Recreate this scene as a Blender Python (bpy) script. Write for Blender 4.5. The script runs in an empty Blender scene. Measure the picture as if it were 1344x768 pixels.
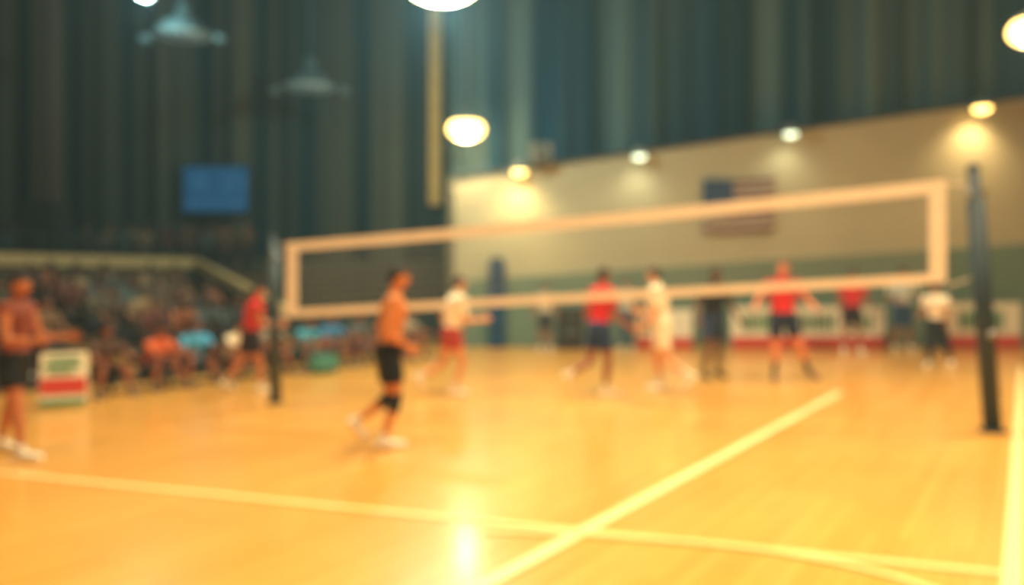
import bpy, bmesh, math, random
import numpy as np
from mathutils import Vector, Matrix, Euler
random.seed(7); np.random.seed(7)
S=bpy.context.scene
COL=S.collection
def lin(c):
    return tuple(((x/255)/12.92 if x/255<=.04045 else ((x/255+.055)/1.055)**2.4) for x in c)
# ------------------------------------------------------------ materials
def mat(name,rgb,rough=.6,var=.12,scale=8.0,spec=.3,metal=0,bump=0.0,emit=None,es=0,coat=0):
    m=bpy.data.materials.new(name); m.use_nodes=True
    nt=m.node_tree; b=nt.nodes['Principled BSDF']
    b.inputs['Roughness'].default_value=rough
    b.inputs['Metallic'].default_value=metal
    b.inputs['Specular IOR Level'].default_value=spec
    b.inputs['Coat Weight'].default_value=coat
    c=lin(rgb)
    tc=nt.nodes.new('ShaderNodeTexCoord')
    n=nt.nodes.new('ShaderNodeTexNoise'); n.inputs['Scale'].default_value=scale; n.inputs['Detail'].default_value=3
    nt.links.new(tc.outputs['Object'],n.inputs['Vector'])
    r=nt.nodes.new('ShaderNodeValToRGB')
    r.color_ramp.elements[0].position=.3; r.color_ramp.elements[1].position=.7
    r.color_ramp.elements[0].color=tuple(x*(1-var) for x in c)+(1,)
    r.color_ramp.elements[1].color=tuple(min(1,x*(1+var)) for x in c)+(1,)
    nt.links.new(n.outputs['Fac'],r.inputs['Fac'])
    nt.links.new(r.outputs['Color'],b.inputs['Base Color'])
    if bump:
        bp=nt.nodes.new('ShaderNodeBump'); bp.inputs['Strength'].default_value=bump
        nt.links.new(n.outputs['Fac'],bp.inputs['Height']); nt.links.new(bp.outputs['Normal'],b.inputs['Normal'])
    if emit:
        b.inputs['Emission Color'].default_value=lin(emit)+(1,)
        b.inputs['Emission Strength'].default_value=es
    return m
def palette_mat(name,cols,rough=.8):
    m=bpy.data.materials.new(name); m.use_nodes=True
    nt=m.node_tree; b=nt.nodes['Principled BSDF']; b.inputs['Roughness'].default_value=rough
    oi=nt.nodes.new('ShaderNodeObjectInfo'); r=nt.nodes.new('ShaderNodeValToRGB')
    r.color_ramp.interpolation='CONSTANT'
    e=r.color_ramp.elements
    while len(e)<len(cols): e.new(.5)
    for i,c in enumerate(cols):
        e[i].position=i/len(cols)
    for i,c in enumerate(cols): e[i].color=lin(c)+(1,)
    nt.links.new(oi.outputs['Random'],r.inputs['Fac']); nt.links.new(r.outputs['Color'],b.inputs['Base Color'])
    return m
# ------------------------------------------------------------ generic builders
def obj_from(name,verts,faces,mats,midx=None,smooth=False,parent=None):
    me=bpy.data.meshes.new(name); me.from_pydata([tuple(v) for v in verts],[],faces)
    for m in mats: me.materials.append(m)
    if midx is not None: me.polygons.foreach_set('material_index',midx)
    if smooth: me.polygons.foreach_set('use_smooth',[True]*len(me.polygons))
    me.update()
    o=bpy.data.objects.new(name,me); COL.objects.link(o)
    if parent: o.parent=parent
    return o
class MB:
    """multi-part mesh builder"""
    def __init__(s): s.bm=bmesh.new()
    def _mi(s,geom,mi,smooth=False):
        fs=set()
        for v in geom:
            for f in v.link_faces: fs.add(f)
        for f in fs: f.material_index=mi; f.smooth=smooth
    def box(s,c,size,mi=0,rot=None,bevel=0):
        M=Matrix.Translation(c)@(rot.to_4x4() if rot else Matrix())@Matrix.Diagonal((*size,1))
        r=bmesh.ops.create_cube(s.bm,size=1,matrix=M)['verts']
        s._mi(r,mi)
        if bevel:
            es=list({e for v in r for e in v.link_edges})
            rr=bmesh.ops.bevel(s.bm,geom=es,offset=bevel,segments=2,affect='EDGES')
            for f in rr['faces']: f.material_index=mi
        return r
    def cyl(s,a,b,r1,r2=None,mi=0,seg=20):
        a=Vector(a);b=Vector(b); r2=r1 if r2 is None else r2
        d=b-a; q=d.to_track_quat('Z','Y').to_matrix().to_4x4()
        r=bmesh.ops.create_cone(s.bm,cap_ends=True,segments=seg,radius1=r1,radius2=r2,depth=d.length,matrix=Matrix.Translation((a+b)/2)@q)['verts']
        s._mi(r,mi,True); return r
    def sph(s,c,rad,mi=0,u=20,v=14,rot=None):
        if not hasattr(rad,'__len__'): rad=(rad,)*3
        M=Matrix.Translation(c)@(rot.to_4x4() if rot else Matrix())@Matrix.Diagonal((*rad,1))
        r=bmesh.ops.create_uvsphere(s.bm,u_segments=u,v_segments=v,radius=1,matrix=M)['verts']
        s._mi(r,mi,True); return r
    def lathe(s,c,prof,mi=0,seg=28):
        rings=[]
        for (r,z) in prof:
            rings.append([s.bm.verts.new((c[0]+r*math.cos(2*math.pi*i/seg),c[1]+r*math.sin(2*math.pi*i/seg),c[2]+z)) for i in range(seg)])
        for a,b in zip(rings,rings[1:]):
            for i in range(seg):
                f=s.bm.faces.new((a[i],a[(i+1)%seg],b[(i+1)%seg],b[i])); f.material_index=mi; f.smooth=True
    def poly(s,pts,mi=0):
        f=s.bm.faces.new([s.bm.verts.new(p) for p in pts]); f.material_index=mi; return f
    def done(s,name,mats,loc=(0,0,0),rotz=0,parent=None):
        me=bpy.data.meshes.new(name); s.bm.normal_update(); s.bm.to_mesh(me); s.bm.free()
        for m in mats: me.materials.append(m)
        o=bpy.data.objects.new(name,me); COL.objects.link(o); o.location=loc; o.rotation_euler=(0,0,rotz)
        if parent: o.parent=parent
        return o
def prism(name,poly2d,z0,z1,m,plane='XY'):
    """extrude polygon"""
    n=len(poly2d)
    V=[(p[0],p[1],z0) for p in poly2d]+[(p[0],p[1],z1) for p in poly2d]
    F=[list(range(n))[::-1],list(range(n,2*n))]+[[i,(i+1)%n,n+(i+1)%n,n+i] for i in range(n)]
    return obj_from(name,V,F,[m])

# ------------------------------------------------------------ ROOM
CAMH=1.7
def floor_mat():
    m=bpy.data.materials.new('varnished_wood'); m.use_nodes=True; nt=m.node_tree; b=nt.nodes['Principled BSDF']
    tc=nt.nodes.new('ShaderNodeTexCoord'); mp=nt.nodes.new('ShaderNodeMapping')
    mp.inputs['Rotation'].default_value=(0,0,math.radians(-55))
    br=nt.nodes.new('ShaderNodeTexBrick'); br.inputs['Scale'].default_value=1
    br.inputs['Brick Width'].default_value=1.6; br.inputs['Row Height'].default_value=.09
    br.inputs['Mortar Size'].default_value=.002
    br.inputs['Color1'].default_value=lin((250,181,84))+(1,); br.inputs['Color2'].default_value=lin((242,167,70))+(1,)
    br.inputs['Mortar'].default_value=lin((200,130,50))+(1,)
    n=nt.nodes.new('ShaderNodeTexNoise'); n.inputs['Scale'].default_value=.6
    mx=nt.nodes.new('ShaderNodeMixRGB'); mx.blend_type='MULTIPLY'; mx.inputs[0].default_value=.3
    nt.links.new(tc.outputs['Object'],mp.inputs['Vector']); nt.links.new(mp.outputs['Vector'],br.inputs['Vector'])
    nt.links.new(tc.outputs['Object'],n.inputs['Vector'])
    nt.links.new(br.outputs['Color'],mx.inputs[1]); nt.links.new(n.outputs['Fac'],mx.inputs[2])
    nt.links.new(mx.outputs[0],b.inputs['Base Color'])
    b.inputs['Roughness'].default_value=.30; b.inputs['Specular IOR Level'].default_value=.5
    b.inputs['Coat Weight'].default_value=.6; b.inputs['Coat Roughness'].default_value=.17
    return m
fl=obj_from('floor',[(-24,-3,0),(17,-3,0),(17,24,0),(-24,24,0),(-24,-3,-.2),(17,-3,-.2),(17,24,-.2),(-24,24,-.2)],
  [(0,1,2,3),(7,6,5,4),(0,4,5,1),(1,5,6,2),(2,6,7,3),(3,7,4,0)],[floor_mat()])
def curtain_mat(name,c1,c2,sc=2.2):
    m=bpy.data.materials.new(name); m.use_nodes=True; nt=m.node_tree; b=nt.nodes['Principled BSDF']
    tc=nt.nodes.new('ShaderNodeTexCoord'); mp=nt.nodes.new('ShaderNodeMapping'); mp.inputs['Scale'].default_value=(sc,sc,.03)
    n=nt.nodes.new('ShaderNodeTexNoise'); n.inputs['Scale'].default_value=.55; n.inputs['Detail'].default_value=3
    r=nt.nodes.new('ShaderNodeValToRGB'); r.color_ramp.elements[0].position=.40; r.color_ramp.elements[1].position=.66
    r.color_ramp.elements[0].color=lin(c1)+(1,); r.color_ramp.elements[1].color=lin(c2)+(1,)
    nt.links.new(tc.outputs['Object'],mp.inputs['Vector']); nt.links.new(mp.outputs['Vector'],n.inputs['Vector'])
    nt.links.new(n.outputs['Fac'],r.inputs['Fac']); nt.links.new(r.outputs['Color'],b.inputs['Base Color'])
    b.inputs['Roughness'].default_value=.9; b.inputs['Specular IOR Level'].default_value=.1
    return m
M_curt=curtain_mat('drape_cloth',(12,50,68),(88,108,104))
M_curt2=curtain_mat('drape_cloth_brown',(22,48,56),(100,100,82))
def drape(name,x0,x1,y,z0,z1,m,axis='X',z0b=None):
    n=int(abs(x1-x0)/.12); V=[];F=[]
    for i in range(n+1):
        t=i/n; x=x0+(x1-x0)*t
        off=.14*math.sin(x*3.1)+.07*math.sin(x*7.7+1.3)
        zb=z0 if z0b is None else z0+(z0b-z0)*t
        for z in (zb,z1):
            V.append((x,y+off,z) if axis=='X' else (y+off,x,z))
        if i: F.append((2*i-2,2*i,2*i+1,2*i-1))
    return obj_from(name,V,F,[m],smooth=True)
ZC=11.6
drape('curtain',-24,-1.5,23.7,0,ZC,M_curt2)
drape('curtain',-1.6,17,20.15,4.0,ZC,M_curt,z0b=6.6)
M_dark=mat('dark_panel',(52,56,54),.9)
def slab(name,x0,x1,y0,y1,z0,z1,m):
    b=MB(); b.box(((x0+x1)/2,(y0+y1)/2,(z0+z1)/2),(x1-x0,y1-y0,z1-z0)); return b.done(name,[m])
slab('wall_left',-24.2,-24,-3,24.2,0,ZC,M_dark)
slab('wall_right',17,17.2,-3,24.2,0,ZC,mat('side_wall_paint',(150,135,100),.8))
slab('wall_north',-24,17,24.0,24.2,0,ZC,M_dark)
slab('ceiling',-24.2,17.2,-3,24.2,ZC,ZC+.2,mat('ceiling_paint',(40,60,66),.9))
M_wall=mat('wall_paint',(176,166,132),.8,.05,.7)
M_band=mat('wall_pad_green',(106,124,104),.8,.06,1)
def trap(name,x0,x1,y0,y1,zb,zl,zr,m,zb2=None):
    zb2=zb if zb2 is None else zb2
    V=[(x0,y0,zb),(x1,y0,zb2),(x1,y0,zr),(x0,y0,zl),(x0,y1,zb),(x1,y1,zb2),(x1,y1,zr),(x0,y1,zl)]
    F=[(0,1,2,3),(7,6,5,4),(0,4,5,1),(1,5,6,2),(2,6,7,3),(3,7,4,0)]
    return obj_from(name,V,F,[m])
trap('wall_back',-1.46,17,19.5,19.9,0,4.29,6.89,M_wall)
trap('trim_1',-1.46,17,19.44,19.5,0,1.68,2.88,M_band)
trap('trim_2',-1.5,17,19.40,19.92,4.29,4.37,6.97,mat('trim_dark',(60,66,62),.7),zb2=6.89)
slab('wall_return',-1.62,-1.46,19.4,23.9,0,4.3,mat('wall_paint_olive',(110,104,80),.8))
slab('wall_dado',-24,-1.62,23.3,23.45,0,2.3,mat('dado_paint',(84,84,68),.8))

# ------------------------------------------------------------ court lines
M_line=mat('line_paint',(252,216,152),.35,.03,3)
LZ=[.003]
def line(pts,w,m=None):
    V=[];F=[]; LZ[0]+=.0012; z=LZ[0]
    for i,p in enumerate(pts):
        a=Vector(pts[max(0,i-1)]); b=Vector(pts[min(len(pts)-1,i+1)]); d=(b-a).normalized(); n=Vector((-d.y,d.x))*w/2
        V+=[(p[0]+n.x,p[1]+n.y,z),(p[0]-n.x,p[1]-n.y,z)]
        if i: F.append((2*i-2,2*i-1,2*i+1,2*i))
    return obj_from('court_line',V,F,[m or M_line])
M_line2=mat('line_paint_faded',(252,192,106),.35,.03,3)
M_line3=mat('line_paint_worn',(252,206,132),.35,.03,3)
line([(-4.0,8.7),(-2.5,9.9),(-.6,10.6),(1.6,11.4)],.07,M_line2)
line([(-3.2,8.9),(5.9,7.6)],.05,M_line2)
line([(-2.4,12.6),(-1.2,14.8),(6.5,16.2)],.06,M_line2)
line([(-8.5,7.95),(2.95,4.38)],.085,M_line3)
line([(-.50,3.75),(4.95,11.5)],.12)
line([(2.35,3.6),(9.9,14.8)],.10)
line([(-.2,5.16),(.3,5.11),(.75,5.03),(1.2,4.93),(1.6,4.79),(1.95,4.58),(2.2,4.35),(2.38,4.05),(2.45,3.7)],.075,M_line3)

# ------------------------------------------------------------ net
M_tape=mat('net_tape',(244,224,196),.7,.04)
M_string=mat('net_string',(150,138,115),.8)
M_pole=mat('pole_dark',(52,58,60),.5,.1)
M_pad=mat('pole_pad',(44,54,60),.55,.15,5)
M_metal=mat('steel',(150,150,150),.35,.05,metal=1)
def build_net():
    root=bpy.data.objects.new('volleyball_net',None); COL.objects.link(root)
    A=Vector((-3.12,10.55,0)); B=Vector((4.93,8.66,0)); zt=(2.22,2.85); zb=(1.19,1.68)
    L=(B-A).length; d=(B-A).normalized(); nrm=Vector((-d.y,d.x,0))
    def P(t,v):
        top=zt[0]+(zt[1]-zt[0])*t; bot=zb[0]+(zb[1]-zb[0])*t
        top-=.03*math.sin(math.pi*t)
        p=A.lerp(B,t); return Vector((p.x,p.y,bot+(top-bot)*v))
    def strip(name,fn,n,th,m):
        V=[];F=[]
        for i in range(n+1):
            a,b=fn(i/n)
            V+=[a+nrm*th/2,b+nrm*th/2,b-nrm*th/2,a-nrm*th/2]
            if i:
                k=4*(i-1)
                for j in range(4): F.append((k+j,k+(j+1)%4,k+4+(j+1)%4,k+4+j))
        F+= [(0,1,2,3),(4*n+3,4*n+2,4*n+1,4*n)]
        return obj_from(name,V,F,[m],parent=root)
    strip('top_tape',lambda t:(P(t,1),P(t,1)-Vector((0,0,.12+.03*t))),40,.02,M_tape)
    strip('bottom_tape',lambda t:(P(t,0)+Vector((0,0,.10)),P(t,0)),40,.02,M_tape)
    strip('side_band_1',lambda v:(P(0,v),P(.019,v)),8,.024,M_tape)
    strip('side_band_2',lambda v:(P(.980,v),P(1,v)),8,.024,M_tape)
    b=MB()
    n=int(L/.1)
    for i in range(1,n):
        b.cyl(P(i/n,.03),P(i/n,.97),.0028,seg=4)
    for j in range(1,10):
        for k in range(8):
            b.cyl(P(k/8,j/10),P((k+1)/8,j/10),.0028,seg=4)
    b.done('mesh_strings',[M_string],parent=root)
    b=MB()
    for v,zz in ((1,2.2),(0,1.22)):
        b.cyl(P(0,v)-Vector((0,0,.05)),(-3.22,10.6,zz),.008,seg=6)
    for v,xx,zz in ((1,5.08,2.78),(0,5.16,1.72)):
        b.cyl(P(1,v)-Vector((0,0,.05)),(xx,8.56,zz),.008,seg=6)
    b.done('ropes',[M_tape],parent=root)
build_net()
def post(name,base,top,r,padr,pz0,pz1,pm):
    b=MB(); base=Vector(base); top=Vector(top)
    b.cyl(base,top,r,mi=0); b.cyl(base,base+Vector((0,0,.03)),r*2.2,mi=0)
    q=lambda z: base.lerp(top,z/(top.z))
    b.cyl(q(pz0),q(pz1),padr,mi=1); 
    b.sph(top,(r*1.1,r*1.1,r),mi=0)
    b.cyl(q(pz1+.08)-Vector((r*1.8,0,0)),q(pz1+.08)+Vector((r*1.8,0,0)),.035,mi=2)
    b.cyl(q(1.1)-Vector((0,padr+.06,0)),q(1.1),.04,mi=2)
    return b.done(name,[M_pole,pm,M_metal])
post('net_post',(-3.29,10.6,0),(-3.33,10.6,2.28),.05,.075,.05,1.95,M_pole)
post('net_post',(5.39,8.54,0),(5.17,8.54,2.95),.065,.095,.05,2.6,M_pad)

# ------------------------------------------------------------ flag
def flag():
    V=[];F=[];MI=[]
    x0,x1,z1,z0=4.86,6.68,4.27,2.92
    nx,nz=40,26
    for j in range(nz+1):
        for i in range(nx+1):
            u=i/nx;v=j/nz
            V.append((x0+(x1-x0)*u,19.40-.025*math.sin(u*9)-.01,z0+(z1-z0)*v+.05*u-.03*math.sin(u*3.1)))
    for j in range(nz):
        for i in range(nx):
            a=j*(nx+1)+i; F.append((a,a+1,a+nx+2,a+nx+1))
            st=j//2
            MI.append(2 if (i<nx*.42 and j>=12) else (0 if st%2==0 else 1))
    return obj_from('wall_flag',V,F,[mat('flag_red',(112,64,60),.8),mat('flag_white',(166,156,134),.8),mat('flag_blue',(32,60,98),.8)],MI)
fg=flag()
b=MB()
for r in range(7):
    for c in range(5):
        cx=4.95+c*.145+(.07 if r%2 else 0); cz=3.68+r*.085
        pts=[]
        for k in range(10):
            rr=.025 if k%2==0 else .011; a=math.pi/2+k*math.pi/5
            pts.append((cx+rr*math.cos(a),19.345,cz+rr*math.sin(a)))
        if cx<5.56: b.poly(pts)
b.done('stars',[bpy.data.materials['flag_white']],parent=fg)

# ------------------------------------------------------------ banners
M_white=mat('board_white',(224,216,190),.5,.03); M_red=mat('board_red',(200,62,46),.5,.05); M_green=mat('board_green',(46,128,84),.5,.05)
def text_blocks(b,x0,x1,z0,z1,y,mi):
    x=x0
    while x<x1-.08:
        w=random.uniform(.07,.13); k=random.randint(0,3); h=z1-z0; s=h*.2
        b.box((x+s/2,y,(z0+z1)/2),(s,.008,h),mi)
        if k in(0,1): b.box((x+w/2,y,z1-s/2),(w,.008,s*.8),mi)
        if k in(0,2): b.box((x+w/2,y,(z0+z1)/2),(w,.008,s*.8),mi)
        if k in(1,2,3): b.box((x+w/2,y,z0+s/2),(w,.008,s*.8),mi)
        if k in(1,): b.box((x+w-s/2,y,(z0+z1)/2),(s,.008,h),mi)
        x+=w+.05
def board(x0,x1,y,h,segs):
    b=MB()
    b.box(((x0+x1)/2,y,h/2+.03),(x1-x0,.05,h),0,bevel=.008)
    b.box(((x0+x1)/2,y-.027,.03+h*.14),(x1-x0-.02,.012,h*.26),1)
    for a,c in segs: text_blocks(b,a,c,h*.45,h*.85,y-.03,2)
    n=max(2,int((x1-x0)/1.2)+1)
    for i in range(n):
        x=x0+.1+(x1-x0-.2)*i/(n-1)
        b.box((x,y+.15,.015),(.04,.34,.03),3); b.cyl((x,y+.3,.02),(x,y+.03,h*.8),.012,mi=3,seg=6)
    return b.done('advertising_board',[M_white,M_red,M_green,M_metal])
board(3.05,4.45,18.8,.95,[(3.2,3.9)])
board(5.4,9.2,18.8,1.02,[(5.7,6.5),(6.9,8.0),(8.3,8.9)])
board(10.6,12.55,18.8,1.12,[(11.0,12.2)])
b=MB()
R=Matrix.Rotation(math.radians(-14),3,'X')
def onp(x,zl,sz,mi):
    p=R@Vector((x,-.021,zl)); b.box((p.x,p.y,p.z+.36),sz,mi,rot=R)
b.box((0,0,.36),(.56,.03,.72),0,rot=R,bevel=.006)
b.box((0,.175,.36),(.56,.03,.72),0,rot=Matrix.Rotation(math.radians(14),3,'X'),bevel=.006)
onp(0,-.09,(.54,.014,.22),1); onp(0,-.31,(.54,.014,.07),2)
for k,w in enumerate((.36,.44,.30)): onp(-.02*k,.27-.085*k,(w,.014,.045),2)
b.box((0,.09,.28),(.5,.2,.01),3)
b.done('sandwich_board_sign',[mat('sign_white',(236,222,190),.5,.03),M_red,M_green,M_metal],loc=(-6.0,10.2,.012),rotz=math.radians(24))

b=MB()
b.box((0,0,1.1),(.42,.3,2.2),0,bevel=.05)
for z in (.5,1.1,1.7): b.box((0,-.005,z),(.43,.31,.03),1)
b.box((0,.02,2.23),(.3,.2,.06),1)
b.done('wall_pad_pillar',[mat('pad_blue',(28,64,92),.5),mat('strap',(20,30,40),.6)],loc=(-.38,19.27,0))
def speaker(loc,w=.5,d=.35,h=.5,rz=0,name='loudspeaker'):
    b=MB(); b.box((0,0,h/2),(w,d,h),0,bevel=.02)
    for z,r in ((h*.32,w*.33),(h*.75,w*.17)):
        b.cyl((0,-d/2-.012,z),(0,-d/2+.01,z),r,mi=1); b.sph((0,-d/2-.01,z),(r*.4,.02,r*.4),mi=0)
    b.cyl((0,d/2,h*.5),(0,d/2+.2,h*.5),.03,mi=1)
    return b.done(name,[mat('speaker_box',(116,110,92),.7),mat('speaker_cone',(70,68,60),.7)],loc=loc,rotz=rz)
speaker((.72,19.1,4.62),.55,.4,.5)
speaker((1.45,18.9,0),.62,.45,1.02,name='floor_loudspeaker')
bpy.data.objects['floor_loudspeaker'].data.materials[0]=mat('speaker_black',(56,50,42),.7)

M_sb=mat('scoreboard_blue',(30,76,112),.4,.15,2,emit=(28,90,132),es=.40)
M_sb2=mat('scoreboard_digit',(70,116,150),.4,emit=(54,114,156),es=.42)
b=MB(); b.box((0,0,0),(2.1,.2,1.5),0,bevel=.03); b.box((0,-.1,0),(1.96,.03,1.36),1)
SEG={0:'abcdef',1:'bc',2:'abged',5:'afgcd',8:'abcdefg'}
def digit(cx,cz,h,s):
    w=h*.5; t=h*.1
    G={'a':(0,h/2,w,t),'g':(0,0,w,t),'d':(0,-h/2,w,t),'b':(w/2,h/4,t,h/2),'c':(w/2,-h/4,t,h/2),'f':(-w/2,h/4,t,h/2),'e':(-w/2,-h/4,t,h/2)}
    for k in SEG[s]:
        x,z,a,c=G[k]; b.box((cx+x,-.125,cz+z),(a,.02,c),2)
for cx,s in((-.75,1),(-.42,8),(.42,2),(.75,1)): digit(cx,.2,.45,s)
for cx,s in((-.12,0),(.12,2)): digit(cx,-.4,.25,s)
for x in(-.6,.6): b.box((x,-.125,-.42),(.5,.02,.08),2)
for x in(-.8,.8):
    for z in(-.5,.5): b.cyl((x,.05,z),(x,.30,z),.03,mi=0)
b.done('scoreboard',[M_dark,M_sb,M_sb2],loc=(-8.98,23.18,4.46))

# ------------------------------------------------------------ lamps
def light(name,typ,loc,power,col,parent=None,rot=(0,0,0),**k):
    l=bpy.data.lights.new(name,typ); l.energy=power; l.color=col
    for a,v in k.items(): setattr(l,a,v)
    o=bpy.data.objects.new(name,l); COL.objects.link(o); o.location=loc; o.rotation_euler=rot
    if parent: o.parent=parent
    return o
WARM=(1,.80,.50)
M_house=mat('lamp_housing',(120,124,118),.5,.1)
M_glow_w=mat('lamp_glow_warm',(255,240,200),.5,emit=(255,208,110),es=8)
M_glow_c=mat('lamp_glow_cool',(240,250,235),.5,emit=(225,245,205),es=3.5)
M_glow_x=mat('lamp_glow_bright',(250,252,235),.5,emit=(240,245,180),es=22)
M_off_glow=mat('lamp_off_glow',(120,140,140),.4,emit=(150,190,190),es=.12)  # unlit lamp face, with a faint glow added to its colour
def pendant(name,loc,r,h,gm,power,col):
    b=MB()
    b.sph((0,0,0),(r,r,h),1,28,16)
    b.lathe((0,0,0),[(r*.9,h*.52),(r*.8,h*.8),(r*.3,h*1.2),(.05,h*1.3)],0)
    b.cyl((0,0,h*1.1),(0,0,ZC-loc[2]-.04),.018,mi=0,seg=8); b.cyl((0,0,ZC-loc[2]-.1),(0,0,ZC-loc[2]-.002),.12,mi=0)
    o=b.done(name,[M_house,gm],loc=loc)
    if power: light('bulb','POINT',(0,0,-h-.15),power,col,parent=o,shadow_soft_size=.15)
    return o
pendant('pendant_lamp',(-1.13,18.8,5.43),.45,.27,M_glow_w,150,WARM)
pendant('pendant_lamp',(-1.29,14,7.12),.66,.28,M_glow_x,950,(.60,.94,.95))
pendant('pendant_lamp',(9.6,14,6.3),.42,.27,M_glow_w,120,WARM)
pendant('pendant_lamp',(-7.72,16,7.75),.2,.14,M_glow_c,200,(.5,.90,.95))
def highbay(loc,r):
    b=MB()
    b.lathe((0,0,0),[(r,0),(r*.97,.03),(r*.7,r*.35),(r*.35,r*.62),(r*.25,r*.7),(r*.25,r*1.1),(0.02,r*1.15)],0)
    b.cyl((0,0,.02),(0,0,.05),r*.93,mi=1)
    for s in(-1,1):
        b.cyl((s*r*.9,0,.1),(s*r*1.3,0,-.02),.03,mi=0,seg=8); b.box((s*r*1.3,0,-.08),(.26,.2,.16),0,bevel=.03)
    b.cyl((0,0,r),(0,0,ZC-loc[2]-.002),.02,mi=0,seg=8)
    return b.done('high_bay_lamp',[mat('highbay_housing',(84,100,100),.6),M_off_glow],loc=loc)
highbay((-7.6,17.6,7.35),.66); highbay((-5.3,20,6.75),.70)
def walllamp(x,z,gm,power,col,s=1):
    b=MB()
    b.box((0,.35,0.05),(.14,.06,.3),0,bevel=.01); b.cyl((0,.35,.12),(0,.02,.12),.03,mi=0,seg=10)
    b.lathe((0,0,0),[(.24*s,-.06),(.22*s,.02),(.13*s,.14),(.05,.2),(.01,.21)],0)
    b.sph((0,0,-.05),(.2*s,.2*s,.12*s),1)
    o=b.done('wall_lamp',[M_house,gm],loc=(x,19.05,z))
    light('spot','SPOT',(0,-.1,-.2),power,col,parent=o,rot=(math.radians(24),0,0),spot_size=math.radians(125),spot_blend=1.0,shadow_soft_size=.2)
walllamp(.19,4.48,M_glow_w,190,(1,.78,.38),.9)
walllamp(3.19,4.86,M_glow_c,45,(.95,.98,.75),.8)
walllamp(6.97,5.42,M_glow_c,45,(.95,.98,.75),.8)
walllamp(11.75,6.06,M_glow_w,270,(1,.76,.40),1.0)

b=MB(); b.box((0,0,0),(.36,.3,7.6),0,bevel=.02)
for z in np.arange(-3.4,3.6,.8): b.box((0,0,z),(.42,.36,.06),1)
b.done('wall_column',[mat('column_paint',(236,190,104),.7),mat('column_band',(210,168,90),.7)],loc=(-2.33,23.2,7.8))

for x in(-7,1,9):
    for y in(3.5,10.5):
        b=MB(); b.box((0,0,.08),(2.3,1.3,.12),0,bevel=.02)
        for s in(-1,1): b.cyl((s*.9,0,.1),(s*.9,0,.598),.02,mi=0,seg=6)
        o=b.done('ceiling_floodlight',[M_house],loc=(x,y,ZC-.6))
        light('panel','AREA',(0,0,0),((690 if y<5 else 640) if x>-3 else (340 if y<5 else 230)),(1,.84,.52),parent=o,shape='RECTANGLE',size=2.2,size_y=1.2,spread=math.radians(125))

# ------------------------------------------------------------ PEOPLE
def ring_loft(bm,rings,seg=16):
    R=[]
    for c,u,v,ru,rv in rings:
        R.append([bm.verts.new(c+u*ru*math.cos(2*math.pi*i/seg)+v*rv*math.sin(2*math.pi*i/seg)) for i in range(seg)])
    for a,b in zip(R,R[1:]):
        for i in range(seg): bm.faces.new((a[i],a[(i+1)%seg],b[(i+1)%seg],b[i]))
    bm.faces.new(R[0][::-1]); bm.faces.new(R[-1])
def limb(bm,pts,rad,seg=12):
    for i,(p,r) in enumerate(zip(pts,rad)):
        bmesh.ops.create_uvsphere(bm,u_segments=seg,v_segments=8,radius=r,matrix=Matrix.Translation(p))
        if i:
            a=pts[i-1]; d=(p-a)
            if d.length<1e-5: continue
            d.normalize(); u=d.orthogonal().normalized(); v=d.cross(u)
            ring_loft(bm,[(a,u,v,rad[i-1],rad[i-1]),(p,u,v,r,r)],seg)
def remesh(bm,voxel,smooth=3):
    bmesh.ops.recalc_face_normals(bm,faces=bm.faces)
    me=bpy.data.meshes.new('tmp'); bm.to_mesh(me); bm.free()
    o=bpy.data.objects.new('tmp',me); COL.objects.link(o)
    m=o.modifiers.new('r','REMESH'); m.mode='VOXEL'; m.voxel_size=voxel
    if smooth:
        k=o.modifiers.new('s','SMOOTH'); k.iterations=smooth; k.factor=.5
    dg=bpy.context.evaluated_depsgraph_get(); dg.update()
    e=bpy.data.meshes.new_from_object(o.evaluated_get(dg))
    V=np.empty(len(e.vertices)*3); e.vertices.foreach_get('co',V); V=V.reshape(-1,3)
    N=np.empty(len(e.vertices)*3); e.vertices.foreach_get('normal',N); N=N.reshape(-1,3)
    F=[tuple(p.vertices) for p in e.polygons]
    bpy.data.objects.remove(o); bpy.data.meshes.remove(me); bpy.data.meshes.remove(e)
    return V,N,F
def build_hand(voxel):
    bm=bmesh.new()
    X=Vector((1,0,0));Z=Vector((0,0,1))
    ring_loft(bm,[(Vector((0,-.02,0)),X,Z,.024,.019),(Vector((0,.015,0)),X,Z,.028,.018),(Vector((0,.05,-.002)),X,Z,.038,.016),(Vector((0,.088,-.004)),X,Z,.040,.013),(Vector((0,.098,-.006)),X,Z,.034,.010)])
    for x,y,L,r,sp in((-.029,.088,.072,.0088,-.10),(-.010,.094,.080,.009,-.03),(.010,.091,.074,.0086,.04),(.029,.083,.058,.0078,.13)):
        p=Vector((x,y,-.004)); pts=[p-Vector((0,.02,0))]; rr=[r]; pts.append(p); rr.append(r)
        a=.25
        for k,f in enumerate((.45,.31,.24)):
            d=Vector((math.sin(sp),math.cos(sp)*math.cos(a),-math.sin(a))); p=p+d*L*f; pts.append(p); rr.append(r*(.95-.08*k)); a+=.38
        limb(bm,pts,rr,10)
    limb(bm,[Vector((-.016,.018,-.004)),Vector((-.040,.046,-.014)),Vector((-.056,.072,-.022)),Vector((-.062,.096,-.028))],[.015,.0125,.0105,.0085],10)
    return remesh(bm,voxel,1)
HAND=build_hand(.0042); HAND_LO=build_hand(.008)
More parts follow.
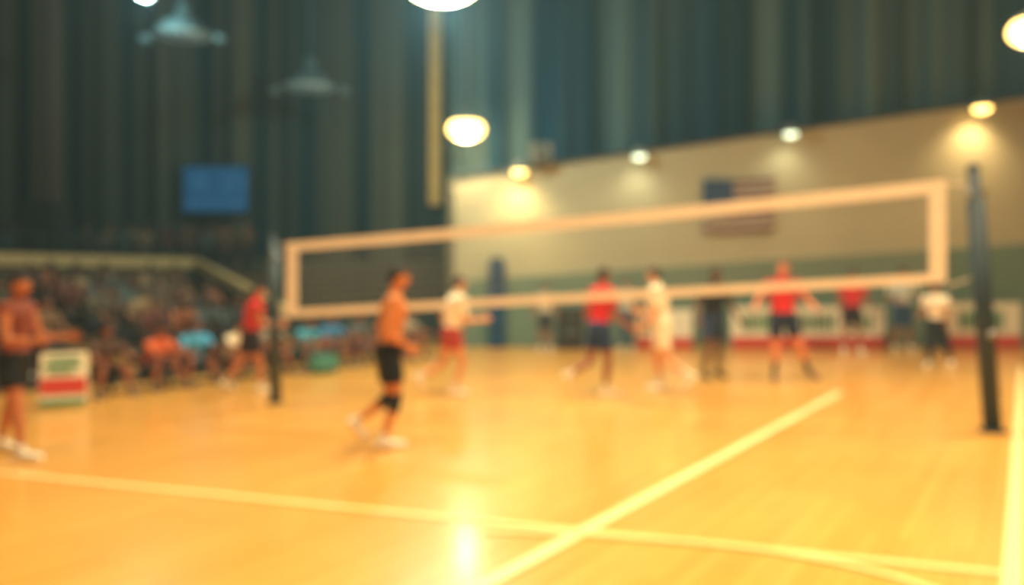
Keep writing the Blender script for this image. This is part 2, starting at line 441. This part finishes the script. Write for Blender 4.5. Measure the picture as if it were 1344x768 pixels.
def head_geo(H,hair_len,seg=32,rings=24):
    V=[];F=[];MI=[]
    hh=.066*H; hw=.044*H; hd=.054*H
    lab=[]
    for j in range(rings+1):
        th=math.pi*j/rings
        for i in range(seg):
            ph=2*math.pi*i/seg
            x=math.sin(th)*math.cos(ph); y=math.sin(th)*math.sin(ph); z=math.cos(th)
            hairline=.12+.42*y if y>-.2 else .03+hair_len*(-y-.2)*-1.1
            hair=z>hairline
            k=1.10+.02*math.sin(9*ph+5*th) if hair else 1
            tap=1-.30*max(0,-z)**1.5
            yy=y*(1-.12*max(0,-z)) if y>0 else y*(1-.35*max(0,-z))
            if y>.5 and z<-.55: yy+=.08
            if not hair and .02<z<.28 and y>.7 and .15<abs(x)<.5: yy-=.05
            V.append((x*hw*tap*k,yy*hd*k,z*hh*k)); lab.append(hair)
    for j in range(rings):
        for i in range(seg):
            a=j*seg+i;b=j*seg+(i+1)%seg;c=(j+1)*seg+(i+1)%seg;d=(j+1)*seg+i
            F.append((a,d,c,b)); MI.append(1 if sum(lab[q] for q in(a,b,c,d))>=2 else 0)
    bm=bmesh.new()
    def sp(c,r,mi,rx=0):
        M=Matrix.Translation(Vector(c))@Matrix.Rotation(rx,4,'X')@Matrix.Diagonal((*r,1))
        vs=bmesh.ops.create_uvsphere(bm,u_segments=10,v_segments=8,radius=1,matrix=M)['verts']
        for f in {f for v in vs for f in v.link_faces}: f.material_index=mi
    s=H/1.8
    sp((0,hd*1.0,-.012*s),(.012*s,.014*s,.026*s),0,.25)
    sp((0,hd*1.08,-.028*s),(.016*s,.012*s,.010*s),0)
    for q in(-1,1):
        sp((q*hw*1.0,-.005*s,-.004*s),(.010*s,.020*s,.032*s),0)
        sp((q*.030*s,hd*.80,.012*s),(.013*s,.011*s,.008*s),2)
        sp((q*.030*s,hd*.80+.008*s,.012*s),(.006*s,.005*s,.006*s),3)
        sp((q*.030*s,hd*.86,.030*s),(.019*s,.008*s,.004*s),1)
    sp((0,hd*.90,-.060*s),(.022*s,.010*s,.006*s),4)
    base=len(V)
    bm.verts.index_update()
    V+= [tuple(v.co) for v in bm.verts]
    for f in bm.faces: F.append(tuple(base+v.index for v in f.verts)); MI.append(f.material_index)
    bm.free()
    return np.array(V),F,MI
def rad(a): return math.radians(a)
M_eye=mat('eye_white',(235,230,220),.3); M_iris=mat('iris',(50,32,20),.3); M_lip=mat('lips',(150,82,70),.5)
M_hair=mat('hair_dark',(34,24,20),.7); M_shoe=mat('shoe_white',(240,228,204),.6); M_sock=mat('sock_white',(228,214,192),.8)
def figure(name,H,pose,mats,loc,yaw,voxel=.011,shirtless=False,sleeve=.55,short=.62,sock=.80,seated=None,hair_len=.9,width=1.0,trousers=False,kneepad=None,lo=False):
    g=lambda k,d: pose.get(k,d)
    lean=rad(g('lean',3)); side=rad(g('side',0))
    hip=Vector((0,0,0))
    Uv=Vector((math.sin(side),math.sin(lean)*math.cos(side),math.cos(lean)*math.cos(side)))
    tw=rad(g('twist',0))
    Rt=Vector((math.cos(tw),math.sin(tw),0)); Rt=(Rt-Uv*Rt.dot(Uv)).normalized()
    Fw=Uv.cross(Rt).normalized()
    Rh=Vector((1,0,0)); Fh=Vector((0,1,0))
    bm=bmesh.new()
    prof=[(-.055,.050,.045),(-.02,.086,.062),(.02,.092,.066),(.06,.084,.060),(.10,.076,.055),(.15,.082,.060),(.20,.092,.066),(.25,.100,.068),(.285,.100,.056),(.31,.072,.042),(.325,.040,.034)]
    rings=[]
    for h,w,d in prof:
        t=min(1,max(0,h/.2))
        u=Rh.lerp(Rt,t).normalized(); f=Fh.lerp(Fw,t).normalized()
        c=hip+Uv*h*H if h>0 else hip+Vector((0,0,h*H))
        rings.append((c,u,f,w*H*width,d*H*(width if width>1 else 1)))
    ring_loft(bm,rings,20)
    neck0=hip+Uv*.30*H
    Un=(Uv*.6+Vector((0,0,.4))).normalized()
    neck1=neck0+Un*.075*H
    limb(bm,[neck0,neck1],[.034*H,.031*H])
    bones=[('torso',hip-Vector((0,0,.04*H)),hip+Uv*.29*H,.085*H),('neck',neck0+Un*.012*H,neck1,.032*H)]
    hands=[]
    for s,k in((1,'r'),(-1,'l')):
        sh=hip+Uv*.288*H+Rt*s*.108*H*width
        a=rad(g('arm_'+k,5)); ab=rad(g('arm_out_'+k,8)); e=rad(g('elbow_'+k,15)); inn=rad(g('in_'+k,0))
        d1=Vector((s*math.sin(ab),math.sin(a)*math.cos(ab),-math.cos(a)*math.cos(ab)))
        el=sh+d1*.172*H
        fo=g('out2_'+k,None); o2=ab*.6-inn if fo is None else rad(fo)
        d2=Vector((s*math.sin(o2),math.sin(a+e)*math.cos(o2),-math.cos(a+e)*math.cos(o2)))
        wr=el+d2*.145*H
        limb(bm,[sh-Rt*s*.03*H,sh,sh.lerp(el,.35),el,el.lerp(wr,.28),wr],[.036*H,.034*H,.0275*H,.0215*H,.0235*H,.0145*H])
        bones+=[('ua_'+k,sh,el,.03*H),('fa_'+k,el,wr,.02*H)]
        th=Vector((0,math.cos(a+e),math.sin(a+e))); th=(th-d2*th.dot(d2)).normalized()
        Xc=-th*s; Zc=Xc.cross(d2)
        hands.append((s,wr,Matrix((Xc,d2,Zc)).transposed()))
    for s,k in((1,'r'),(-1,'l')):
        hj=hip+Rh*s*.050*H-Vector((0,0,.01*H))
        a=rad(g('leg_'+k,0)); ab=rad(g('out_'+k,3)); kn=rad(g('knee_'+k,3))
        d1=Vector((s*math.sin(ab),math.sin(a)*math.cos(ab),-math.cos(a)*math.cos(ab)))
        ke=hj+d1*.245*H
        ab2=rad(g('shin_out_'+k,math.degrees(ab)))
        d2=Vector((s*math.sin(ab2),math.sin(a-kn)*math.cos(ab2),-math.cos(a-kn)*math.cos(ab2)))
        an=ke+d2*.225*H
        limb(bm,[hj,hj.lerp(ke,.3),hj.lerp(ke,.7),ke,ke.lerp(an,.28),ke.lerp(an,.65),an],[.053*H,.052*H,.040*H,.031*H,.0335*H,.0235*H,.0185*H])
        fp=rad(g('foot_'+k,0)); to=rad(g('toe_'+k,8))
        fd=Vector((s*math.sin(to)*math.cos(fp),math.cos(fp)*math.cos(to),math.sin(fp)))
        fu=Vector((0,-math.sin(fp),math.cos(fp)))
        heel=an-fd*.022*H-fu*.022*H; ball=an+fd*.078*H-fu*.027*H; toe=an+fd*.118*H-fu*.029*H
        limb(bm,[an,heel],[.019*H,.020*H]); limb(bm,[an+fd*.01*H,heel.lerp(ball,.4),ball,toe],[.020*H,.022*H,.022*H,.0145*H])
        limb(bm,[heel,ball],[.02*H,.021*H])
        bones+=[('th_'+k,hj,ke,.045*H),('sn_'+k,ke,an,.028*H),('ft_'+k,heel-fd*.01*H,toe,.02*H)]
    V,N,F=remesh(bm,voxel,4)
    D=[];T=[]
    for n,a,b,r in bones:
        a=np.array(a);b=np.array(b);ab=b-a; t=np.clip(((V-a)@ab)/(ab@ab),0,1)
        D.append(np.linalg.norm(V-(a+t[:,None]*ab),axis=1)-r); T.append(t)
    D=np.array(D);T=np.array(T); I=D.argmin(0)
    lab=np.zeros(len(V),int)
    names=[x[0] for x in bones]
    Uz=np.array(Uv)
    hgt=(V@Uz)/H
    off=np.zeros(len(V))
    for vi in range(len(V)):
        n=names[I[vi]]; t=T[I[vi],vi]; l=0
        if n=='torso':
            l=6 if (hgt[vi]<.055 and V[vi,2]<.09*H) else (0 if shirtless else 5)
        elif n=='neck': l=0
        elif n[:2]=='ua': l=5 if (t<sleeve and not shirtless) else 0
        elif n[:2]=='fa': l=5 if (sleeve>1 and not shirtless and t<.93) else 0
        elif n[:2]=='th': l=6 if (t<short or trousers) else (9 if (kneepad and t>.86) else 0)
        elif n[:2]=='sn':
            l=6 if trousers and t<.93 else (7 if t>sock else (9 if kneepad and t<kneepad else 0))
        else: l=8
        lab[vi]=l
        if l==5: off[vi]=.012+.006*math.sin(V[vi,2]*28+V[vi,0]*17)
        elif l==6:
            off[vi]=.014+.003*math.sin(V[vi,0]*60+V[vi,1]*40)
            if n[:2]=='th': off[vi]+=.020*t
        elif l==8: off[vi]=.004
        elif l in(7,9): off[vi]=.003
    V=V+N*off[:,None]
    VV=[V];FF=list(F);MI=[]
    for f in F:
        q=sorted(lab[list(f)]); MI.append(int(q[len(q)//2]))
    base=len(V)
    hv,hn,hf=HAND_LO if lo else HAND
    for s,wr,M in hands:
        k=H/1.8*1.0
        P=hv.copy()*k
        if s<0: P[:,0]*=-1
        P=P@np.array(M).T+np.array(wr)
        VV.append(P)
        FF+=[tuple(base+q for q in (f if s>0 else f[::-1])) for f in hf]; MI+=[0]*len(hf); base+=len(P)
    hv,hf,hm=head_geo(H,hair_len,*((16,12) if lo else (32,24)))
    yw=rad(g('head_yaw',0)); R=Matrix.Rotation(yw,3,'Z')@Matrix.Rotation(rad(g('head_pitch',0)),3,'X')
    hc=neck1+Un*.040*H+Vector((R@Vector((0,.012*H,0))))
    VV.append(hv@np.array(R).T+np.array(hc)); FF+=[tuple(base+q for q in f) for f in hf]; MI+=list(hm)
    V=np.concatenate(VV)
    if seated is None: V[:,2]+= -V[:,2].min()+.001
    else: V[:,2]+=seated
    o=obj_from(name,V,FF,mats,MI,smooth=True)
    o.location=(loc[0],loc[1],loc[2] if len(loc)>2 else 0); o.rotation_euler=(0,0,rad(yaw))
    return o
def cl(skin,shirt,shorts,hair=None,shoe=None,sleeve=(30,30,34),sock=None,tag=''):
    return [mat('skin'+tag,skin,.5,.06,6),hair or M_hair,M_eye,M_iris,M_lip,mat('jersey'+tag,shirt,.8,.08,5),mat('shorts'+tag,shorts,.8,.1,5),mat('sock'+tag,sock,.8) if sock else M_sock,shoe or M_shoe,mat('pad'+tag,sleeve,.8)]
TAN=(200,126,80); BRN=(152,90,58); LT=(226,156,108); DK=(110,66,46)
# A
figure('volleyball_player',1.78,dict(lean=3,leg_r=16,knee_r=8,leg_l=-16,knee_l=4,arm_r=10,elbow_r=80,arm_l=14,elbow_l=76,out_r=6,out_l=6,foot_l=-4),
  cl((188,114,72),(128,62,42),(26,24,26),tag='_a'),(-4.80,7.35),-90,sleeve=.12,short=.55,sock=.86)
# B
figure('volleyball_player',1.86,dict(lean=7,leg_r=8,knee_r=28,foot_r=0,leg_l=4,knee_l=60,foot_l=-46,arm_l=-32,elbow_l=66,arm_r=-12,elbow_r=66,head_yaw=-10,twist=-12,out_l=2,in_r=20),
  cl((210,130,74),(200,100,60),(24,24,28),tag='_b'),(-1.27,7.83),-72,shirtless=True,short=.62,sock=.86,kneepad=.30,width=1.12)
# C
figure('volleyball_player',1.80,dict(lean=9,leg_r=18,knee_r=40,foot_r=0,leg_l=-12,knee_l=52,foot_l=-50,arm_r=5,elbow_r=88,arm_l=-24,elbow_l=74,head_pitch=4),
  cl(LT,(248,230,198),(186,70,62),tag='_c'),(-.90,11.33),-65,sleeve=.7,short=.42,width=1.16)
# D
figure('volleyball_player',1.88,dict(lean=5,leg_r=10,knee_r=20,foot_r=0,leg_l=-10,knee_l=52,foot_l=-50,arm_r=6,elbow_r=48,arm_l=-18,elbow_l=50),
  cl(BRN,(208,40,38),(40,58,98),tag='_d'),(1.28,11.2),-62,sleeve=.6,short=.6,width=1.14)
# E
figure('volleyball_player',1.90,dict(lean=8,leg_r=14,knee_r=24,foot_r=0,leg_l=-14,knee_l=44,foot_l=-46,arm_r=10,elbow_r=80,arm_l=-16,elbow_l=64),
  cl(LT,(248,232,200),(240,222,186),tag='_e'),(2.27,11.56),64,sleeve=.7,short=.7,sock=.7,width=1.16)
# F
figure('volleyball_player',1.90,dict(lean=5,leg_r=12,knee_r=22,leg_l=-4,knee_l=16,foot_l=-8,arm_r=5,elbow_r=30,arm_l=2,elbow_l=35,arm_out_r=18,arm_out_l=18,out_r=6,out_l=6,head_yaw=20),
  cl(DK,(32,32,34),(40,54,82),tag='_f',sock=(80,56,44),shoe=mat('shoe_dark',(66,50,42),.6)),(3.48,13.2),-165,sleeve=.6,short=.6,width=1.18)
# G
figure('volleyball_player',2.0,dict(lean=3,side=0,leg_r=4,knee_r=8,leg_l=8,knee_l=22,out_l=20,shin_out_l=22,out_r=2,arm_r=10,elbow_r=60,arm_out_r=32,out2_r=20,arm_l=8,elbow_l=66,arm_out_l=30,out2_l=8,foot_l=-8,toe_l=30),
  cl((222,136,94),(212,40,38),(34,40,62),tag='_g',sock=(72,50,42),shoe=mat('shoe_grey',(110,84,70),.6),hair=mat('hair_auburn',(130,60,34),.7)),(4.58,12.9),172,sleeve=.5,short=.62,sock=.5,width=1.12)
figure('volleyball_player',1.92,dict(arm_out_r=12,arm_out_l=12,elbow_r=40,elbow_l=40,out_r=6,out_l=6),cl(BRN,(208,42,40),(50,30,40),tag='_h'),(7.85,17.6),175,voxel=.016,lo=True,width=1.18)
figure('team_official',1.98,dict(arm_out_r=20,arm_out_l=20,elbow_r=70,elbow_l=70,out_r=5,out_l=5,in_r=40,in_l=40),cl(BRN,(200,208,200),(50,76,116),tag='_i'),(9.35,18.25),178,voxel=.016,lo=True,sleeve=.75,short=.9,width=1.22)
figure('line_judge',1.66,dict(lean=12,leg_r=8,knee_r=14,leg_l=-6,knee_l=20,out_l=10,foot_l=-10,elbow_r=60,elbow_l=40,arm_r=10),cl(BRN,(240,224,194),(36,36,40),tag='_j'),(8.3,14.9),140,voxel=.014,trousers=True,lo=True)
figure('team_official',1.6,dict(elbow_r=20,elbow_l=20,arm_out_r=12,arm_out_l=12),cl(BRN,(204,190,160),(60,58,58),tag='_k'),(.80,18.35),178,voxel=.016,lo=True,short=.8,width=1.1)
figure('team_official',1.72,dict(elbow_r=30,elbow_l=20,arm_out_r=12,arm_out_l=12),cl(BRN,(194,186,162),(62,84,100),tag='_l'),(2.75,18.3),170,voxel=.016,lo=True,trousers=True,width=1.1)
figure('volleyball_player',1.66,dict(lean=10,leg_r=20,knee_r=24,leg_l=-16,knee_l=22,foot_l=-22,arm_r=10,elbow_r=78,arm_l=10,elbow_l=84,out_r=6,out_l=6),
  cl(TAN,(206,52,40),(48,36,40),tag='_m'),(-3.98,11.56),-62,sleeve=.3,short=.6,width=1.18)

# ---- courtside: substitutes on a low bench
SEATP=dict(lean=8,leg_r=82,knee_r=84,leg_l=80,knee_l=78,out_r=8,out_l=8,arm_r=28,elbow_r=48,arm_l=32,elbow_l=44,arm_out_r=10,arm_out_l=10,in_r=14,in_l=14)
SEATF=dict(lean=28,leg_r=80,knee_r=88,leg_l=82,knee_l=70,out_r=12,out_l=12,arm_r=42,elbow_r=40,arm_l=40,elbow_l=46,in_r=20,in_l=20)
LOWP=dict(lean=12,leg_r=114,knee_r=110,leg_l=112,knee_l=102,out_r=12,out_l=10,arm_r=44,elbow_r=44,arm_l=50,elbow_l=36,in_r=10,in_l=10)
LOWF=dict(lean=26,leg_r=112,knee_r=112,leg_l=110,knee_l=88,foot_l=8,out_r=10,out_l=14,arm_r=56,elbow_r=30,arm_l=50,elbow_l=40,in_r=14,in_l=14,head_yaw=10)
YAWC=-124.6
M_chair=mat('bench_top',(96,88,70),.6); M_cleg=mat('bench_leg',(90,90,88),.4,metal=1)
Sa=Vector((-6.2,11.25,0)); Sb=Vector((-2.3,16.9,0)); Sd=(Sb-Sa).normalized(); SL=(Sb-Sa).length
ang=math.atan2(Sd.y,Sd.x)
for k in range(3):
    b=MB(); L=SL/3-.03
    for q in(-1,0,1): b.box((0,q*.11,.145),(L-.06,.10,.025),0,bevel=.008)
    for s in(-1,0,1):
        b.box((s*(L/2-.2),0,.12),(.05,.32,.025),1); 
        for q in(-1,1): b.box((s*(L/2-.2),q*.13,.054),(.04,.04,.108),1)
    c=Sa+Sd*(SL*(k+.5)/3); b.done('low_bench',[M_chair,M_cleg],loc=(c.x,c.y,0),rotz=ang)
seats=[((84,56,42),(40,36,36),BRN,0),((204,92,46),(52,60,70),BRN,1),((74,150,184),(44,60,74),BRN,0),((230,206,172),(120,80,60),BRN,1),
 ((130,116,96),(60,70,70),BRN,0),((66,142,160),(50,90,90),BRN,1),((60,110,146),(40,50,70),BRN,0),((84,82,76),(40,60,90),BRN,0),((66,104,150),(60,50,50),BRN,1),((150,136,110),(40,40,50),BRN,0)]
for i,(c1,c2,sk,f) in enumerate(seats):
    p=Sa+Sd*(.15+(SL-.3)*i/(len(seats)-1))
    figure('seated_substitute',1.66,LOWF if f else LOWP,cl(sk,c1,c2,tag='_s%d'%i,sock=(100,84,70),shoe=mat('trainer_s%d'%i,(120,100,84),.6)),(p.x,p.y),YAWC+random.uniform(-10,10),voxel=.015,seated=.158+.075*1.66,lo=True,sleeve=.7,short=.85,width=1.12)
b=MB(); b.box((0,0,.185),(.55,.34,.36),0,bevel=.09); b.cyl((-.2,0,.38),(.2,0,.38),.02,mi=1); b.cyl((-.2,0,.3),(-.2,0,.38),.02,mi=1); b.cyl((.2,0,.3),(.2,0,.38),.02,mi=1)
b.done('sports_bag',[mat('bag_teal',(76,130,112),.7),M_pole],loc=(-3.45,13.9,0),rotz=.6)

# ------------------------------------------------------------ BLEACHERS
d2=Vector((.568,.823,0)); n2=Vector((-.823,.568,0)); O2=Vector((-5.3,12.0,0))
BM=Matrix(((d2.x,n2.x,0,O2.x),(d2.y,n2.y,0,O2.y),(0,0,1,0),(0,0,0,1)))
M_step=mat('bleacher_board',(74,62,48),.8); M_tan=mat('parapet_tan',(184,156,106),.8); M_brn=mat('stand_brown',(86,72,52),.9); M_stair=mat('stair_tan',(156,116,66),.8)
b=MB()
def tend(off): return 3.0+(off-1.2)/5.6*2.0-.12
T0=-6.5
rows=[(1.5+.95*i,.10+.135*i) for i in range(6)]
for off,z in rows:
    t1=tend(off+.5)
    b.box(((T0+t1)/2,off+.45,z/2),(t1-T0,.95,z),0)
    b.box(((T0+t1)/2,off+.62,z+.40),(t1-T0,.30,.05),1)
    t=T0+.3
    while t<t1:
        b.box((t,off+.62,z+.2),(.05,.2,.4),0); t+=1.4
    for k in range(2): b.box((-.1,off+.18+.45*k,z+.06+.08*k),(.75,.4,.12+.16*k),2)
o=b.done('bleachers',[M_step,mat('bench_board',(96,74,50),.7),M_stair]); o.matrix_world=BM
b=MB()
b.box(((T0+5)/2,7.35,1.02),(5-T0,.12,2.04),0); b.box(((T0+5)/2,7.35,2.16),(5.1-T0,.24,.26),1)
def endp(z0a,z1a,z0b,z1b,th,mi):
    p=[(3.0,1.2,z0a),(5.0,7.3,z0b),(5.0,7.3,z1b),(3.0,1.2,z1a)]
    q=Vector((.95,-.32,0))*th
    a=[b.bm.verts.new(v) for v in p]; c=[b.bm.verts.new(Vector(v)+q) for v in p]
    for f in [a[::-1],c]+[[a[i],a[(i+1)%4],c[(i+1)%4],c[i]] for i in range(4)]:
        b.bm.faces.new(f).material_index=mi
endp(0,1.0,0,2.04,.12,0); endp(1.0,1.18,2.04,2.26,.18,1)
o=b.done('bleacher_parapet',[M_brn,M_tan]); o.matrix_world=BM
def W(t,o_): p=O2+d2*t+n2*o_; return (p.x,p.y)
pA=W(-6.5,7.5); pB=W(4.9,7.5)
prism('gallery_platform',[pA,pB,(-7.1,23.2),(-23.8,23.2),(-23.8,pA[1])],0,1.95,M_brn)
def gbench(y,z):
    b=MB(); b.box((-13.8,y,z),(12.4,.3,.06),0,bevel=.01)
    for i in range(8): b.box((-19.6+i*1.66,y,(1.95+z)/2-.015),(.06,.22,z-1.95-.03),0)
    b.done('gallery_bench',[M_step])
gbench(21.7,2.37); gbench(22.85,2.57)
b=MB()
for i in range(18):
    t=-6+i*.62; x,y=W(t,7.75); b.cyl((x,y,1.95),(x,y,2.75),.02,mi=0,seg=8)
for z in(2.45,2.75):
    x0,y0=W(-6,7.75);x1,y1=W(4.54,7.75); b.cyl((x0,y0,z),(x1,y1,z),.022,mi=0,seg=8)
b.done('gallery_railing',[M_pole])
b=MB(); b.box((0,0,(ZC-1.95)/2),(.5,.5,ZC-1.95),0,bevel=.04); b.box((0,0,.8),(.8,.8,1.6),1,bevel=.05)
b.done('stand_pillar',[mat('pillar',(64,52,42),.8),mat('pillar_pad',(30,34,34),.8)],loc=(-11.05,18.1,1.952))

M_cs=palette_mat('crowd_shirts',[(78,60,46),(112,80,52),(54,58,58),(146,118,82),(96,50,38),(66,64,50),(106,94,76),(42,38,36),(70,80,80),(136,80,48)])
M_cp=palette_mat('crowd_trousers',[(48,42,40),(62,52,42),(50,52,58),(38,34,32)])
M_csk=palette_mat('crowd_skin',[(146,98,68),(112,74,54),(160,110,78),(92,60,46)],.6)
M_ch=palette_mat('crowd_hair',[(28,22,18),(50,34,22),(20,18,18),(70,54,42)])
crowd=bpy.data.objects.new('spectator_crowd',None); COL.objects.link(crowd)
cm=[M_csk,M_ch,M_eye,M_iris,M_lip,M_cs,M_cp,M_sock,mat('crowd_shoe',(60,56,52),.7),M_cp]
protos=[]
for i,(ps,hl) in enumerate([(SEATP,.9),(SEATF,.9),(dict(SEATP,lean=2,head_yaw=20,elbow_r=80,in_r=30),2.2),(dict(SEATF,lean=16,head_yaw=-15),.7)]):
    p=figure('proto',1.68,ps,cm,(0,0),0,voxel=.022,seated=.555,lo=True,sleeve=1.2 if i%2 else .7,trousers=True,hair_len=hl)
    protos.append(p.data); bpy.data.objects.remove(p)
k=0
def spect(x,y,z,yaw):
    global k
    k+=1; o=bpy.data.objects.new('spectator_%d'%k,random.choice(protos)); COL.objects.link(o); o.parent=crowd
    s=random.uniform(.95,1.05)
    o.location=(x,y,z); o.rotation_euler=(0,0,rad(yaw)); o.scale=(s,s,1)
for off,z in rows:
    t=T0+.4
    while t<tend(off)-.4:
        if not(-.65<t<.45) and random.random()<.9:
            x,y=W(t,off+.62); spect(x,y,z,YAWC+random.uniform(-15,15))
        t+=random.uniform(.52,.62)
for yy,zz,xs,xe in((21.7,1.95,-15.6,-7.9),(22.85,2.15,-16.5,-7.7)):
    x=xs
    while x<xe:
        if random.random()<.85: spect(x,yy,zz-.03,-155+random.uniform(-15,15))
        x+=random.uniform(.5,.65)

# ------------------------------------------------------------ world with thin hall haze
w=bpy.data.worlds.new('World'); S.world=w; w.use_nodes=True
nt=w.node_tree
bg=nt.nodes['Background']; bg.inputs[0].default_value=(.80,.86,.80,1); bg.inputs[1].default_value=.55
vs=nt.nodes.new('ShaderNodeVolumeScatter'); vs.inputs['Density'].default_value=.003; vs.inputs['Anisotropy'].default_value=.2
vs.inputs['Color'].default_value=(.55,.85,.95,1)
nt.links.new(vs.outputs[0],nt.nodes['World Output'].inputs['Volume'])
cam=bpy.data.cameras.new('camera'); co=bpy.data.objects.new('camera',cam); COL.objects.link(co)
co.location=(0,0,CAMH); co.rotation_euler=(math.radians(90),0,0)
cam.sensor_width=36; cam.lens=36*1000/1344
cam.shift_y=-(384-368)/1344
cam.dof.use_dof=True; cam.dof.focus_distance=1.0; cam.dof.aperture_fstop=1.35
S.camera=co
S.view_settings.view_transform='Standard'
